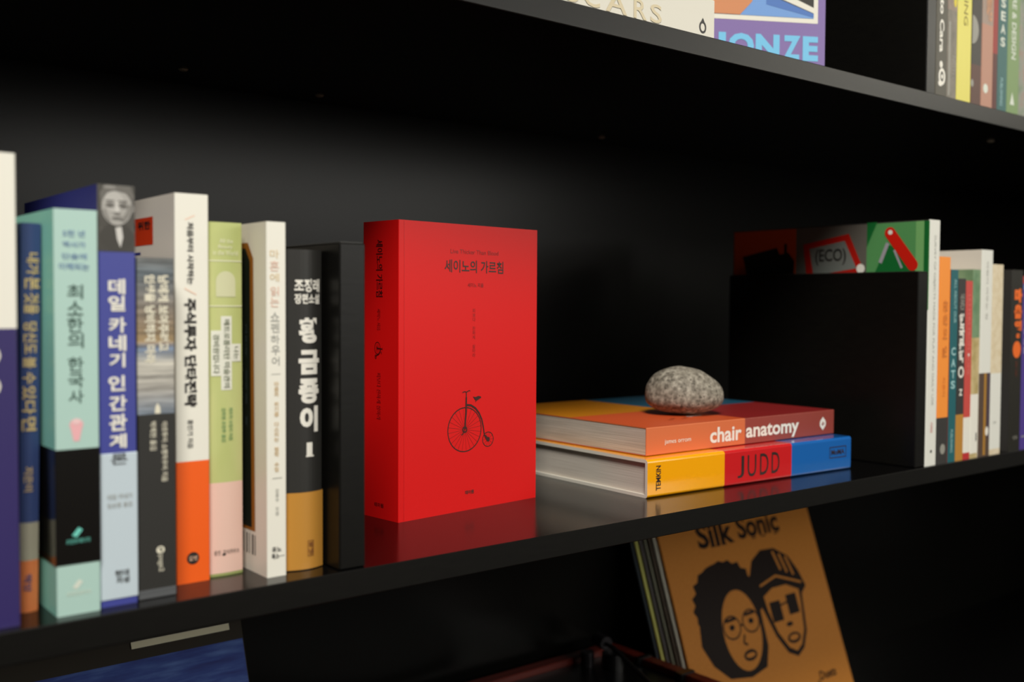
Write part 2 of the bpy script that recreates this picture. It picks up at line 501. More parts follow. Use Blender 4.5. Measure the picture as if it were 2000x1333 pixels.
p.poly('flame_mark', BW, [(9.3, 102.3), (12.5, 102.3), (12.3, 105.5), (10.8, 108.2), (9.6, 105.8)])
p.text('author_lettering', BW, '아르투어 쇼펜하우어 지음', 12.9, 64.3, 16.3, 97.6, -90, .01)
p.text('author_lettering', BW, '박제헌 옮김', 6.6, 82.2, 10.1, 98, -90, .01)
p.oval('publisher_mark', BW, 12, 26.5, 2.3, 2.1); p.text('publisher_mark', BKM, 'P', 11.2, 25.3, 12.9, 27.7, -90, .02, 3)
p.text('publisher_lettering', BW, 'page2', 10.2, 14.4, 13.9, 23.6, -90, .0)
p.build()

# 5: white book, orange foot
ORG = mat('bright_orange', (244, 96, 16), .42)
b = book('white book with bright orange foot and sideways black Korean title', upright(.2243, .0325, 0), 20.0, 150, 226, [(71.3, ORG), (226, CREAM)], left=mat('white_side', (226, 218, 204), .42), group=G1)
p = Print(F('spine'), b)
PO = mat('peach_ink', (244, 200, 172), .5)
p.text('title_lettering', INK, '처음부터 시작하는', 7.1, 173.8, 11, 209.7, -90, .03)
p.text('title_lettering', INK, '주식투자 단타전략', 5.2, 103, 12.5, 165.8, -90, .045)
p.text('author_lettering', DKINK, '홍인기 지음', 6.8, 78.9, 10.2, 95.6, -90, .015)
p.line('slash_mark', PO, [(6, 210.9), (11.7, 213.6)], .5); p.line('slash_mark', PO, [(5.4, 171.6), (12.4, 168)], .5, 2)
p.oval('publisher_mark', INK, 9.7, 14.4, 3.7, 3.6); p.text('publisher_mark', PO, '길벗', 7.2, 13, 12.2, 15.8, 0, .0, 3)
p.build()
p = Print(F('left'), b)
RO = mat('vermilion_print', (206, 56, 14), .42)
p.rect('cover_print', RO, -110, 197.9, -34.2, 214.6); p.text('cover_lettering', INK, '왕초보를 위한', -106, 207.3, -38.3, 212.4, 0, .03)
p.rect('cover_print', NB, -110, 192.3, -55.3, 193.9); p.build()

# 6: green and pink book
OLV = noisemat('leaf_green_cover', [(0.3, (176, 186, 110)), (0.5, (192, 198, 130)), (0.72, (214, 206, 150))], 26, (1, 1, .35), rough=.45, rot=(0, .7, 0))
PNK = mat('salmon_pink', (232, 194, 178), .45)
b = book('light green and pink book with an arched window on the spine', upright(.2461, .0375, 0), 21.2, 145, 211, [(1.6, mat('olive_foot', (150, 160, 96), .5)), (56.1, PNK), (211, OLV)], bulge=1.0, group=G1)
p = Print(F('spine'), b, arc(21.2, 1.0))
LG = mat('pale_sage_ink', (232, 230, 200), .5)
p.text('subtitle_lettering', LG, 'All the', 6.7, 198.8, 15, 201.2); p.text('subtitle_lettering', LG, 'Beauty', 6, 195.0, 14.6, 197.6); p.text('subtitle_lettering', LG, 'in the World', 2.8, 191.6, 18.2, 194.4)
p.rect('rule_line', LG, 0.4, 187.9, 20.8, 188.5); p.rect('rule_line', LG, .4, 161.1, 20.8, 161.7, 2)
AR = mat('sage_arch', (208, 208, 168), .5)
p.poly('arch_print', AR, [(4.5, 166.9), (16.6, 166.9), (16.6, 176)] + [(10.5 + 6.1 * math.cos(t), 176 + 6.1 * math.sin(t)) for t in [math.pi * k / 12 for k in range(1, 12)]] + [(4.4, 176)])
LB = mat('label_white', (226, 226, 212), .5); GT = mat('moss_ink', (112, 120, 96), .5); GI = mat('green_ink', (104, 148, 96), .5)
p.rect('title_label', LB, 7.3, 111.4, 14, 155.4); p.rect('title_label', LB, 1.3, 119.9, 7.4, 146.9); p.rect('title_label', LB, 13.9, 128.3, 19.9, 138.8)
p.text('title_lettering', GT, '메트로폴리탄 미술관의', 8.9, 112.9, 12.7, 153.5, -90, .01, 3)
p.text('title_lettering', GT, '경비원입니다', 2.5, 121.4, 6.3, 144.8, -90, .01, 3); p.text('title_lettering', GT, '나는', 15.3, 129.6, 18.4, 137.2, -90, .01, 3)
p.text('author_lettering', GI, '김희정 조현주 옮김', 7.4, 80.6, 10.0, 100.8, -90, .01); p.text('author_lettering', GI, '패트릭 브링리 지음', 11.9, 81.1, 14.5, 100.8, -90, .01)
p.text('publisher_lettering', DKINK, '웅진  지식하우스', 2.6, 12.8, 18.4, 15.6); p.oval('publisher_mark', DKINK, 8.6, 12.8, 1.1, .7, 1, 10)
p.build()

# 7: thin white book, dark framed cover, barcode
b = book('thin white book with pastel upright title, dark framed cover and barcode', upright(.2724, .0152, 0), 12.5, 150, 211.3, [(211.3, CREAM)], left=mat('white_side', (226, 218, 204), .42), group=G1)
p = Print(F('spine'), b)
P1 = mat('sand_ink', (220, 200, 164), .5); P2 = mat('rose_ink', (228, 196, 178), .5); P3 = mat('mist_ink', (170, 170, 162), .5)
for t, m_, u0, v0, u1, v1 in [('마', P1, 2.1, 189.7, 8, 194.8), ('흔', P2, 2.1, 182.2, 8, 188.2), ('에', P1, 2.1, 176.1, 8.1, 180.9), ('읽', P2, 2.4, 167.7, 7.9, 173.1), ('는', P2, 2.3, 161, 7.9, 166.8), ('쇼', P3, 2.3, 152.5, 8.2, 158), ('펜', P3, 2.6, 145.9, 8.2, 151.6), ('하', P3, 2.6, 139.2, 8.2, 144.6), ('우', P3, 2.9, 132.5, 8.5, 138.3), ('어', P3, 3.2, 126.4, 8.2, 131.6)]:
    p.text('title_lettering', m_, t, u0, v0, u1, v1, 0, .012)
p.rect('rule_line', P3, 2.9, 121, 8.8, 121.4); p.rect('rule_line', P3, 3.3, 59, 9.6, 59.4, 2)
p.text('subtitle_lettering', mat('tan_ink', (204, 176, 130), .5), stack('마음의 위기를 다스리는 철학 수업'), 4.6, 63, 7.7, 116.7, 0, .015)
p.text('author_lettering', P3, stack('강용수 지음'), 5.3, 36.9, 7.6, 52.8, 0, .01)
p.text('publisher_mark', DKINK, '유노', 3, 14.8, 9, 18.1, 0, .02); p.text('publisher_mark', DKINK, '북스', 2.8, 10.7, 7.4, 14.2, 0, .02); p.rect('publisher_mark', DKINK, 6.5, 12, 11.2, 12.3)
p.build()
p = Print(F('left'), b)
CO = mat('copper_print', (150, 92, 30), .4); DK = mat('bottle_green_black', (20, 26, 18), .45)
p.poly('cover_frame', CO, [(-135, 25), (-16, 25), (-17.6, 190), (-25, 199.8), (-135, 199.8)])
p.poly('cover_print', DK, [(-132, 27), (-20.6, 27), (-22, 188.5), (-28, 196.4), (-132, 196.4)], 2)
for k, wd in enumerate((1.2, .8, 2, .6, 1.4, .7, 1.8, .9)):
    p.rect('barcode_bar', mat('grey_bar', (92, 84, 78), .5), -44 + k * 3.9, 10.5, -44 + k * 3.9 + wd * 1.3, 22.8)
p.text('cover_lettering', mat('dim_ink', (60, 72, 76), .5), stack('고민이 깊어질 때'), -28.6, 88, -26.4, 150)
p.build()

# 8: black novel with ochre wrap band
b = book('black Korean novel numbered 1 with an ochre wrap band', upright(.2880, .0215, 0), 24.2, 145, 195.8, [(195.8, BKM)], bulge=3.2, group=G1)
OC = mat('ochre_band', (192, 136, 56), .4, coat=.15)
n = 12; vv = []; ff = []
for z in (.0006, .0479):
    vv.append((-.0003, .145, z)); vv.append((-.0003, .0004, z))
    for k in range(n + 1):
        t = k / n; vv.append((-.0002 + .0246 * t, -.0032 * math.sin(math.pi * t) - .0004, z))
    vv.append((.0245, .0004, z)); vv.append((.0245, .145, z))
q = len(vv) // 2
ff = [(k, k + 1, k + 1 + q, k + q) for k in range(q - 1)]
mesh('paper_band', vv, ff, OC, b)
p = Print(F('spine'), b, arc(24.2, 3.2))
p.text('author_lettering', WHT, '조정래', 4.6, 170.1, 21.8, 178.1, 0, .03); p.text('author_lettering', WHT, '장편소설', 4.6, 162.9, 21.8, 169.1, 0, .03)
for t, u0, v0, u1, v1 in [('황', 7.1, 139, 21.4, 154.5), ('금', 7, 120, 21.4, 134.9), ('종', 7, 102.2, 21, 117.5), ('이', 7.7, 84.6, 20.4, 100.6)]:
    p.text('title_lettering', WHT, t, u0, v0, u1, v1, 0, .055)
p.text('volume_number', WHT, '1', 12.0, 69.5, 16.0, 78.3, 0, .03); p.rect('volume_number', WHT, 11.6, 69.5, 17.2, 70.4)
RI = mat('rust_ink', (104, 52, 32), .5)
for a_ in [(12.4, 8.6, 12.7, 18.1), (16.3, 8.6, 16.6, 18.1), (12.4, 8.6, 16.6, 8.9), (12.4, 17.8, 16.6, 18.1)]: p.rect('publisher_mark', RI, *a_, 6)
p.text('publisher_mark', RI, stack('해냄'), 13.1, 9.6, 16, 17.2, 0, .01, 6)
p.build()

# ------------------------------------------------------------------ the upright red book
RED = noisemat('red_cover', [(0.3, (216, 12, 12)), (0.7, (222, 15, 14))], 1600, spec=.35, rough=.45, bump=.05)
b = book('upright bright red paperback with a penny-farthing drawing on its cover', upright(.41378, .14224, 0, -83.7), 43, 148.6, 225.5, [(225.5, RED)], page=PAGEL)
p = Print(F('spine'), b)
RK = mat('dark_red_ink', (84, 8, 10), .45); RS_ = mat('faint_red_ink', (150, 14, 16), .45)
p.text('title_lettering', RK, '세이노의 가르침', 16.2, 168.5, 24.3, 211.6, -90, .012)
p.text('author_lettering', RS_, '세이노 지음', 17.4, 143.3, 21.6, 159.6, -90)
p.text('motto_lettering', RS_, '피보다 진하게 살아라', 17, 75.4, 22, 111.2, -90)
p.text('publisher_lettering', RK, '데이원', 14.5, 8.8, 25.5, 11.9, 0, .02)


def bicycle(p, m, T, s):
    """penny-farthing line drawing; T maps drawing coordinates to the face"""
    def ring(c, ru, th):
        n = 40; q = []; th = th * s
        for k in range(n):
            t = 2 * math.pi * k / n
            q += [T(c[0] + ru * math.cos(t), c[1] + ru * math.sin(t)), T(c[0] + (ru - th) * math.cos(t), c[1] + (ru - th) * math.sin(t))]
        p.put('bicycle_drawing', m, q, [(2 * k, 2 * ((k + 1) % n), 2 * ((k + 1) % n) + 1, 2 * k + 1) for k in range(n)], 1)
    def ln(pts, th):
        th = th * s
        for (a, b_), (c, d) in zip(pts, pts[1:]):
            l = math.hypot(c - a, d - b_) or 1; nx, ny = -(d - b_) / l * th / 2, (c - a) / l * th / 2
            p.poly('bicycle_drawing', m, [T(a - nx, b_ - ny), T(c - nx, d - ny), T(c + nx, d + ny), T(a + nx, b_ + ny)])
    C = (18.5, 18.3); ring(C, 18.3, .9); R = (44.0, 8.2); ring(R, 6.3, .7)
    for k in range(24):
        t = 2 * math.pi * k / 24 + .1
        ln([(C[0] + 2 * math.cos(t), C[1] + 2 * math.sin(t)), (C[0] + 17.5 * math.cos(t), C[1] + 17.5 * math.sin(t))], .16)
    for k in range(10):
        t = 2 * math.pi * k / 10
        ln([R, (R[0] + 5.8 * math.cos(t), R[1] + 5.8 * math.sin(t))], .16)
    ring(C, 2.6, 1.2); ring(R, 1.9, 1.3)
    ln([C, (19.6, 31), (20, 44.5)], 1.6); ln([(15.8, 48.4), (18, 49.2), (20.2, 48.6), (23, 49.8), (24.2, 49.2)], .7); ln([(20, 44), (20, 49)], .9)
    cur = [(20, 38.2), (25, 37.6), (30, 34.8), (34, 30.5), (37, 25), (38.6, 19), (39.8, 12.5), (41.5, 9), (44, 8.2)]
    for i in range(len(cur) - 1): ln(cur[i:i + 2], 1.7 - .1 * i)
    ln([(41, 12), (44, 8.2)], .9)
    p.poly('bicycle_drawing', m, [T(27, 44.6), T(30, 44.0), T(33, 44.8), T(35.6, 44.2), T(36.2, 43.2), T(33, 41.8), T(30.5, 40.8), T(28.8, 42.4)])
    ln([(31, 42), (30, 40)], .7); ln([(18.5, 18.3), (16, 14.5), (14.6, 14.5)], .7)


bicycle(p, RK, lambda x, y: (14.0 + (y / 50) * 10.2, 134.4 - (x / 51) * 13.2), 2.0); p.build()
p = Print(F('right', .043), b)
CK = mat('brown_black_ink', (62, 26, 20), .4); CF = mat('soft_red_ink', (150, 24, 22), .4)
p.text('title_lettering', CK, '세이노의 가르침', 45, 187.9, 108.6, 197.8, 0, .012)
p.text('subtitle_lettering', CF, 'Live Thicker Than Blood', 51.2, 202.6, 103.0, 206.0)
p.text('author_lettering', mat('mid_red_ink', (118, 20, 18), .4), '세이노 지음', 69.2, 176.6, 86.4, 180.0)
p.text('motto_lettering', CF, stack('피보다 진하게 살아라'), 74.6, 121.2, 77.8, 159.8, 0, .0)
p.text('publisher_lettering', CK, '데이원', 67.3, 12.6, 76.7, 15.8, 0, .03)
bicycle(p, CK, lambda x, y: (48.3 + x * 1.0, 46.5 + y * .975), 1)
p.rect('hinge_crease', mat('crease_red', (186, 18, 22), .4), 5.0, .6, 5.25, 225); p.build()

# ------------------------------------------------------------------ lying books and stone
YEL = mat('amber_gloss', (252, 170, 2), .16, coat=.6); JR = mat('signal_red_gloss', (206, 28, 32), .16, coat=.6); JB = mat('cobalt_gloss', (22, 98, 176), .16, coat=.6)
b = book('lying hardcover with yellow, red and blue spine reading JUDD', lying(.6366, .0534, .0001, -2.3, .2818), 32.6, 238, 281.8, [(92.6, JB), (186.3, JR), (281.8, YEL)], hard=True, round_r=.0026, group='lying books beside the red book', page=PAGEL, edge=mat('board_white', (224, 218, 204), .5))
p = Print(F('flatspine', .0326, .238, .2818), b)
p.curve = None
lv = 2
JK = mat('dark_spine_ink', (44, 24, 20), .4)
p.text('title_lettering', JK, 'J', 112.8, 6.4, 121.6, 26.4, 0, .0, lv); p.text('title_lettering', JK, 'U', 126.5, 6.4, 138.4, 26.4, 0, .0, lv)
p.text('title_lettering', JK, 'D', 143.6, 6.6, 155.6, 26.4, 0, .0, lv); p.text('title_lettering', JK, 'D', 160, 6.6, 171.4, 26.4, 0, .0, lv)
p.text('author_lettering', JK, 'TEMKIN', 10, 5.8, 15.6, 27.0, 90, .02, lv)
for a_ in [(247.3, 13, 248, 24.2), (273.1, 13, 273.8, 24.2), (247.3, 13, 273.8, 13.8), (247.3, 23.4, 273.8, 24.2)]: p.rect('publisher_mark', JK, *a_, lv)
p.text('publisher_mark', JK, 'MoMA', 250, 16, 271, 21.4, 0, .02, lv)
p.build()
p = Print((Vector((0, 0, .2818)), Vector((0, -1, 0)), Vector((1, 0, 0))), b)
p.build()

CO1 = mat('terracotta_orange', (214, 112, 66), .38); CO2 = mat('brick_red', (148, 64, 54), .38)
b = book('lying paperback reading chair anatomy, topmost book under the grey stone', lying(.650, .068, .0332, -.8, .271), 24.4, 224, 271, [(139.8, CO2), (271, CO1)], group='lying books beside the red book', page=PAGE)
p = Print(F('flatspine', .0244, .224, .271), b)
p.text('title_lettering', WHT, 'chair', 82, 4.6, 126, 18.8, 0, .025)
p.text('title_lettering', WHT, 'anatomy', 132.5, 1.6, 213, 17.6, 0, .025)
p.text('author_lettering', WHT, 'james orrom', 22.8, 7.6, 56.4, 12.6)
p.oval('publisher_mark', WHT, 252.4, 11.4, 5.0, 5.0); p.poly('publisher_mark', WHT, [(252.4, 18.2), (248.8, 14.6), (256, 14.6)]); p.poly('publisher_mark', WHT, [(252.4, 4.6), (248.8, 8.2), (256, 8.2)])
p.poly('publisher_mark', CO2, [(252.0, 13.8), (250.2, 10.2), (252.8, 9.0)], 3); p.poly('publisher_mark', CO2, [(253.0, 13.4), (254.8, 11.2), (253.4, 9.6)], 3)
p.build()
p = Print(F('flattop', .0244, .224, .271), b)
p.rect('cover_print', mat('orange_red_print', (206, 84, 40), .4), .6, .8, 131.2, 100)
p.rect('cover_print', mat('crimson_print', (136, 30, 30), .4), 131.2, .8, 270.4, 100)
p.rect('cover_print', mat('ochre_print', (196, 122, 16), .4), .6, 100, 131.2, 223.4)
p.rect('cover_print', mat('petrol_blue_print', (28, 84, 108), .4), 131.2, 100, 270.4, 223.4)
DR = mat('chair_sketch_ink', (120, 34, 20), .4)
for k in range(4): p.rect('chair_sketch', DR, 60 + k * 9, 30 + (k % 2) * 6, 67 + k * 9, 31.5 + (k % 2) * 6, 2)
p.text('cover_lettering', WHT, 'chair', 96, 38, 118, 46, 0, .02, 2)
p.build()

# stone
ST = noisemat('pebble', [(0.2, (70, 62, 52)), (0.38, (106, 99, 87)), (0.52, (134, 127, 113)), (0.72, (172, 165, 150))], 230, rough=.75, detail=6, bump=.55)
nt = ST.node_tree; N = nt.nodes; L = nt.links
vo = N.new('ShaderNodeTexNoise'); vo.inputs['Scale'].default_value = 340; vo.inputs['Detail'].default_value = 2; tcn = [x for x in N if x.type == 'TEX_COORD'][0]; L.new(tcn.outputs['Object'], vo.inputs['Vector'])
vr = N.new('ShaderNodeValToRGB'); vr.color_ramp.elements[0].position = .30; vr.color_ramp.elements[0].color = (.18, .16, .13, 1); vr.color_ramp.elements[1].position = .42; vr.color_ramp.elements[1].color = (1, 1, 1, 1)
L.new(vo.outputs[0], vr.inputs[0]); mx = N.new('ShaderNodeMix'); mx.data_type = 'RGBA'; mx.blend_type = 'MULTIPLY'; mx.inputs[0].default_value = .8
crn = [x for x in N if x.type == 'VALTORGB' and x != vr][0]
L.new(crn.outputs[0], mx.inputs[6]); L.new(vr.outputs[0], mx.inputs[7]); L.new(mx.outputs[2], N['Principled BSDF'].inputs['Base Color'])
vv = []; ff = []; nu, nv = 64, 40
from mathutils import noise
pits = [(random.Random(7).uniform(0, 1)) for _ in range(4)]
for j in range(nv + 1):
    ph = math.pi * j / nv; zc = math.cos(ph); rr = math.sin(ph)
    for i in range(nu):
        th = 2 * math.pi * i / nu; a = rr * math.cos(th); c = rr * math.sin(th)
        z = zc
        a2 = a; 
        hz = (z + 1) / 2
        # wide low body, high crown, right shoulder sloping
        x = .0376 * a2 * (1 - .06 * z)
        y = .0300 * c * (1 - .06 * z)
        zz = .0268 * z ** .93 * (1 - .16 * a2) if z > 0 else -.0190 * (-z) ** .82
        nn = noise.noise(Vector((x * 60, y * 60, zz * 60))) * .0010 + noise.noise(Vector((x * 400, y * 400, zz * 400))) * .00018
        d_ = Vector((x, y, zz)); d_ = d_ + d_.normalized() * nn
        vv.append(d_)
for j in range(nv):
    for i in range(nu):
        a = j * nu + i; b_ = j * nu + (i + 1) % nu
        ff.append((a, b_, b_ + nu, a + nu)[::-1])
stone = mesh('stone', vv, ff, ST, None, smooth=True)
mz = min(v[2] for v in vv)
stone.location = (.7605, .1235, .0332 + .0244 + .00035 - mz)
stone.rotation_euler = (0, 0, -YAW)
stone['label'] = 'rounded speckled grey stone resting on the two lying books'; stone['category'] = 'stone'

# ------------------------------------------------------------------ middle shelf, right group
G2 = 'books right of the far bookend on the middle shelf'
R1 = mat('white_gloss', (232, 232, 222), .35)
b = book('tall white book with pictures of red objects on its green cover strip', upright(.9928, .004, 0), 20.5, 250, 251.5, [(251.5, R1)], left=mat('toy_cover_ground', (60, 58, 54), .42), hard=True, group=G2)
p = Print(F('spine'), b)
GL = mat('faint_grey_ink', (176, 176, 170), .5)
p.text('title_lettering', GL, 'SURVEY OF OBJECTS MADE FOR PLAY AND DAILY USE', 8, 62, 13, 236, -90)
p.text('publisher_lettering', mat('red_small_ink', (200, 90, 84), .5), '디자인', 8, 34, 12.6, 44, -90, .01); p.rect('publisher_mark', DKINK, 9, 13, 12, 16)
p.build()
p = Print(F('left'), b)
q = lambda a: a + 3
GN = mat('leaf_green_print', (86, 150, 88), .4); GS = mat('dark_green_print', (20, 104, 46), .4)
p.rect('cover_print', mat('burnt_orange_print', (196, 74, 18), .4), -249, 160, q(-163.7), 250.5)
p.rect('cover_print', mat('warm_grey_print', (98, 94, 86), .4), q(-163.7), 160, q(-74.2), 250.5)
p.rect('cover_print', GN, q(-74.2), 160, 0, 250.5)
p.rect('cover_hinge', mat('light_green_print', (120, 178, 108), .4), -15, 160, -6, 250.5, 2)
p.rect('cover_hinge', GS, -6, 160, -1, 250.5, 2)
p.poly('cover_print', GS, [(q(-66), 195), (q(-50), 195), (q(-14), 195), (q(-22), 204), (q(-44), 226), (q(-50), 228)], 2)
p.poly('cover_print', GS, [(q(-74), 226), (q(-62), 252), (q(-74), 252)], 2)
KR = mat('knife_red', (206, 30, 16), .35); SV = mat('silver_print', (164, 160, 168), .35)
p.line('knife_picture', KR, [(q(-47), 240), (q(-21), 206)], 12, 4); p.oval('knife_picture', KR, q(-47), 240, 6, 6, 4); p.oval('knife_picture', KR, q(-21), 206, 6, 6, 4)
p.oval('knife_picture', WHT, q(-46.6), 240.6, 2.6, 2.4, 5, 14); p.line('knife_picture', SV, [(q(-49.5), 229.5), (q(-58), 209)], 4, 3); p.line('knife_picture', SV, [(q(-42), 222), (q(-33), 203)], 2.4, 3)
FR = mat('frame_red', (176, 26, 16), .35)
p.poly('toy_picture', FR, [(q(-154), 232), (q(-96), 241.5), (q(-77), 201), (q(-80), 190), (q(-148), 186)], 2)
p.poly('toy_picture', mat('screen_grey', (118, 122, 116), .4), [(q(-146), 227), (q(-101), 234), (q(-86), 204), (q(-140), 197)], 3)
p.text('toy_picture', DKINK, '(ECO)', q(-138), 208, q(-99), 226, 0, .02, 4)
p.oval('toy_picture', WHT, q(-81), 203.5, 5, 5, 4, 16)
DO = mat('dark_object_print', (22, 20, 18), .4)
p.poly('model_picture', DO, [(q(-239), 221), (q(-190), 230), (q(-186), 222), (q(-174), 224), (q(-166), 214), (q(-166), 196), (q(-232), 196)], 2); p.rect('model_picture', DO, q(-180), 222, q(-176), 234, 2)
p.build()

OR2 = mat('tangerine', (250, 150, 56), .45)
b = book('orange and black book next to the tall white picture book', upright(1.0150, .004, 0), 20.6, 150, 214.8, [(48, mat('soft_black', (52, 50, 48), .5)), (214.8, OR2)], group=G2)
p = Print(F('spine'), b)
BR = mat('brown_ink', (214, 122, 44), .5)
p.text('title_lettering', BR, '문장의 일', 7, 110, 16, 170, -90, .03); p.text('author_lettering', BR, '지은이', 8, 70, 14, 90, -90); p.oval('publisher_mark', GREY, 11, 15, 5, 5.4)
p.build()
b = book('teal book with pale CATS lettering between orange and black spines', upright(1.0375, .004, 0), 14.6, 150, 202, [(202, mat('teal_cover', (28, 98, 104), .45))], left=mat('dark_red_side', (150, 40, 24), .45), group=G2)
p = Print(F('spine'), b)
PB = mat('pale_teal_ink', (160, 204, 204), .5)
p.text('subtitle_lettering', PB, 'ALL ABOUT OUR', 6, 146, 11, 192, -90)
for t, v in (('C', 112), ('A', 100), ('T', 88), ('S', 77)): p.text('title_lettering', PB, t, 2.6, v, 11, v + 8.6, 0, .03)
p.text('publisher_lettering', PB, 'PUBLISHING', 4, 10, 9, 34, -90)
p.build()
b = book('black book with bold white Korean title and ochre foot', upright(1.0533, .004, 0), 15.0, 145, 193, [(49, OC), (193, mat('soft_black', (52, 50, 48), .5))], group=G2)
p = Print(F('spine'), b)
p.text('subtitle_lettering', GREY, stack('신간'), 3, 160, 12, 177, 0, .03); p.text('title_lettering', WHT, stack('한국문학'), 2, 104, 13, 156, 0, .06)
p.ring('title_lettering', WHT, 7.4, 94, 6, 6.2, 2.4, 2); p.text('volume_number', WHT, 'Z', 4, 69, 11, 76, 0, .04)
p.build()
CR = mat('coral_red', (204, 76, 68), .45)
b = book('coral red book with white foot in the right-hand row', upright(1.0694, .004, 0), 13.4, 145, 190.8, [(7, mat('foot_red', (190, 48, 50), .45)), (45, CREAM), (190.8, CR)], group=G2)
p = Print(F('spine'), b); p.text('title_lettering', mat('light_coral_ink', (226, 120, 108), .5), 'LETTERS FROM HOME', 4, 90, 9, 176, -90); p.oval('title_mark', WHT, 7, 112, 2, 1.6); p.build()
TAN = noisemat('tan_landscape', [(0.3, (170, 150, 90)), (0.6, (208, 188, 140))], 60, rough=.5)
b = book('small book with green and tan landscape spine and white foot', upright(1.0835, .004, 0), 15.8, 145, 203.2, [(5, TAN), (69, CREAM), (130, TAN), (203.2, noisemat('green_landscape', [(0.3, (92, 130, 92)), (0.6, (132, 158, 120))], 40, rough=.5))], group=G2)
p = Print(F('spine'), b); p.rect('publisher_mark', DKINK, 11.5, 18, 13.5, 27); p.build()
BN = mat('brown_band', (86, 68, 56), .45)
b = book('tall white book with brown and gold foot and a landscape on its cover', upright(1.1013, .004, 0), 24.4, 170, 225, [(91, BN), (225, R1)], left=mat('white_side', (226, 218, 204), .42), group=G2)
p = Print(F('spine'), b)
p.rect('foot_stripe', mat('gold_stripe', (176, 128, 52), .4), 10, 1, 15, 91); p.rect('foot_stripe', mat('plum_stripe', (70, 56, 84), .45), 19, 20, 22, 91); p.oval('publisher_mark', WHT, 18, 27, 3.4, 5)
p.text('title_lettering', GL, '바람이 머무는 집', 10, 150, 15, 212, -90)
p.build()
p = Print(F('left'), b); p.rect('cover_print', MATS['green_landscape'], -120, 131, -7.4, 204); p.build()
BE = noisemat('beige_pattern', [(0.3, (214, 196, 160)), (0.6, (226, 212, 182))], 120, rough=.5)
b = book('cream book with white foot beside the dark gap', upright(1.1272, .004, 0), 23.0, 150, 210, [(6, BE), (90, R1), (210, BE)], group=G2)
p = Print(F('spine'), b); p.text('publisher_lettering', GL, '민들레', 6, 34, 13, 37); p.build()
b = book('black book with large orange letters and orange ball', upright(1.1700, .004, 0), 27.2, 150, 205, [(205, mat('olive_black', (30, 28, 20), .45))], group=G2, left=mat('soft_black', (52, 50, 48), .5))
p = Print(F('spine'), b)
OB = mat('glow_orange_ink', (238, 108, 30), .45)
for t, v0, v1 in (('마', 168, 184), ('음', 150, 166), ('의', 136, 148), ('공', 128, 133)): p.text('title_lettering', OB, t, 7 if v1 > 134 else 12, v0, 25 if v1 > 134 else 22, v1, 0, .08)
p.oval('ball_picture', OB, 15, 115, 9.4, 9.6); p.text('author_lettering', mat('dim_orange_ink', (120, 50, 24), .5), stack('저자'), 12, 84, 17, 102); p.text('publisher_lettering', GREY, '사람들', 9, 13, 20, 17)
p.build()
b = book('violet book at the right picture edge of the middle shelf', upright(1.1982, .004, 0), 24.4, 150, 198.6, [(190, mat('violet_cover', (76, 56, 140), .45)), (198.6, mat('multicolour_top', (176, 60, 60), .45))], group=G2)
p = Print(F('spine'), b); p.text('title_lettering', mat('pale_violet_ink', (170, 166, 196), .5), '보랏빛 정원', 3, 110, 10, 160, -90, .03); p.rect('publisher_mark', GREY, 2, 14, 14, 15.4)
p.oval('title_mark', mat('sky_ink', (120, 180, 220), .45), 5, 186, 4, 4); p.build()

# ------------------------------------------------------------------ top shelf
G3 = 'books standing at the right end of the top shelf'
def ub(label, x, wd, h, bands, **k):
    return book(label, upright(x, .003, Z3), wd, 150, h, bands, group=G3, **k)


b = ub('dark olive grey book with white lettering beside the top shelf bookend', .9962, 21.4, 240, [(240, mat('olive_grey', (78, 74, 62), .5))])
p = Print(F('spine'), b)
p.text('title_lettering', WHT, 'Lotto Cara', 6, 44, 14.5, 120, -90, .03)
p.oval('swirl_mark', WHT, 10, 32, 3, 3.6, 1, 12); p.ring('swirl_mark', WHT, 12, 20, 6.5, 8.5, 3.2); p.oval('swirl_mark', WHT, 9, 13, 4, 3)
p.oval('swirl_mark', WHT, 12, 20, 2, 2.4, 2, 10)
p.build()
b = ub('pinkish grey book between the olive book and yellow book', 1.0183, 18.8, 225, [(90, noisemat('grey_mottle', [(0.3, (108, 104, 92)), (0.7, (140, 130, 118))], 70, rough=.5)), (225, noisemat('pink_grey_mottle', [(0.3, (128, 108, 100)), (0.7, (156, 140, 122))], 60, rough=.5))])
p = Print(F('spine'), b); p.text('title_lettering', GREY, 'NOTES', 10, 20, 15, 44, -90); p.rect('rule_line', GREY, 2, 3, 5.5, 78)
p.oval('title_mark', mat('yellow_ink', (220, 200, 50), .5), 14, 100, 3, 6); p.build()
b = ub('bright yellow book on the top shelf', 1.0379, 28.6, 235, [(235, mat('lemon_yellow', (224, 214, 92), .45))])
p = Print(F('spine'), b); p.text('title_lettering', mat('olive_brown_ink', (138, 122, 40), .5), 'SEEING', 12, 79, 20, 128, -90, .0); p.build()
b = ub('dark brown book with a pale disc right of the yellow book', 1.0675, 21.0, 225, [(42, mat('red_brown', (84, 48, 36), .5)), (225, mat('dark_umber', (48, 42, 36), .5))])
p = Print(F('spine'), b); p.poly('disc_picture', mat('pale_grey_disc', (150, 148, 138), .5), [(.6 + 13 * math.sin(math.pi * k / 16), 78 + 15 * math.cos(math.pi * k / 16)) for k in range(17)][::-1]); p.oval('title_mark', GREY, 2, 22, 3, 4); p.build()
b = ub('dusty salmon pink book on the top shelf', 1.0893, 24.2, 225, [(88, mat('dusty_salmon', (184, 134, 112), .5)), (225, mat('grey_salmon', (160, 138, 124), .5))])
p = Print(F('spine'), b); p.text('title_lettering', mat('apricot_ink', (208, 150, 110), .5), '여행', 8, 92, 20, 120, 0, .03); p.oval('publisher_mark', PM, 9, 20, 5, 5); p.build()
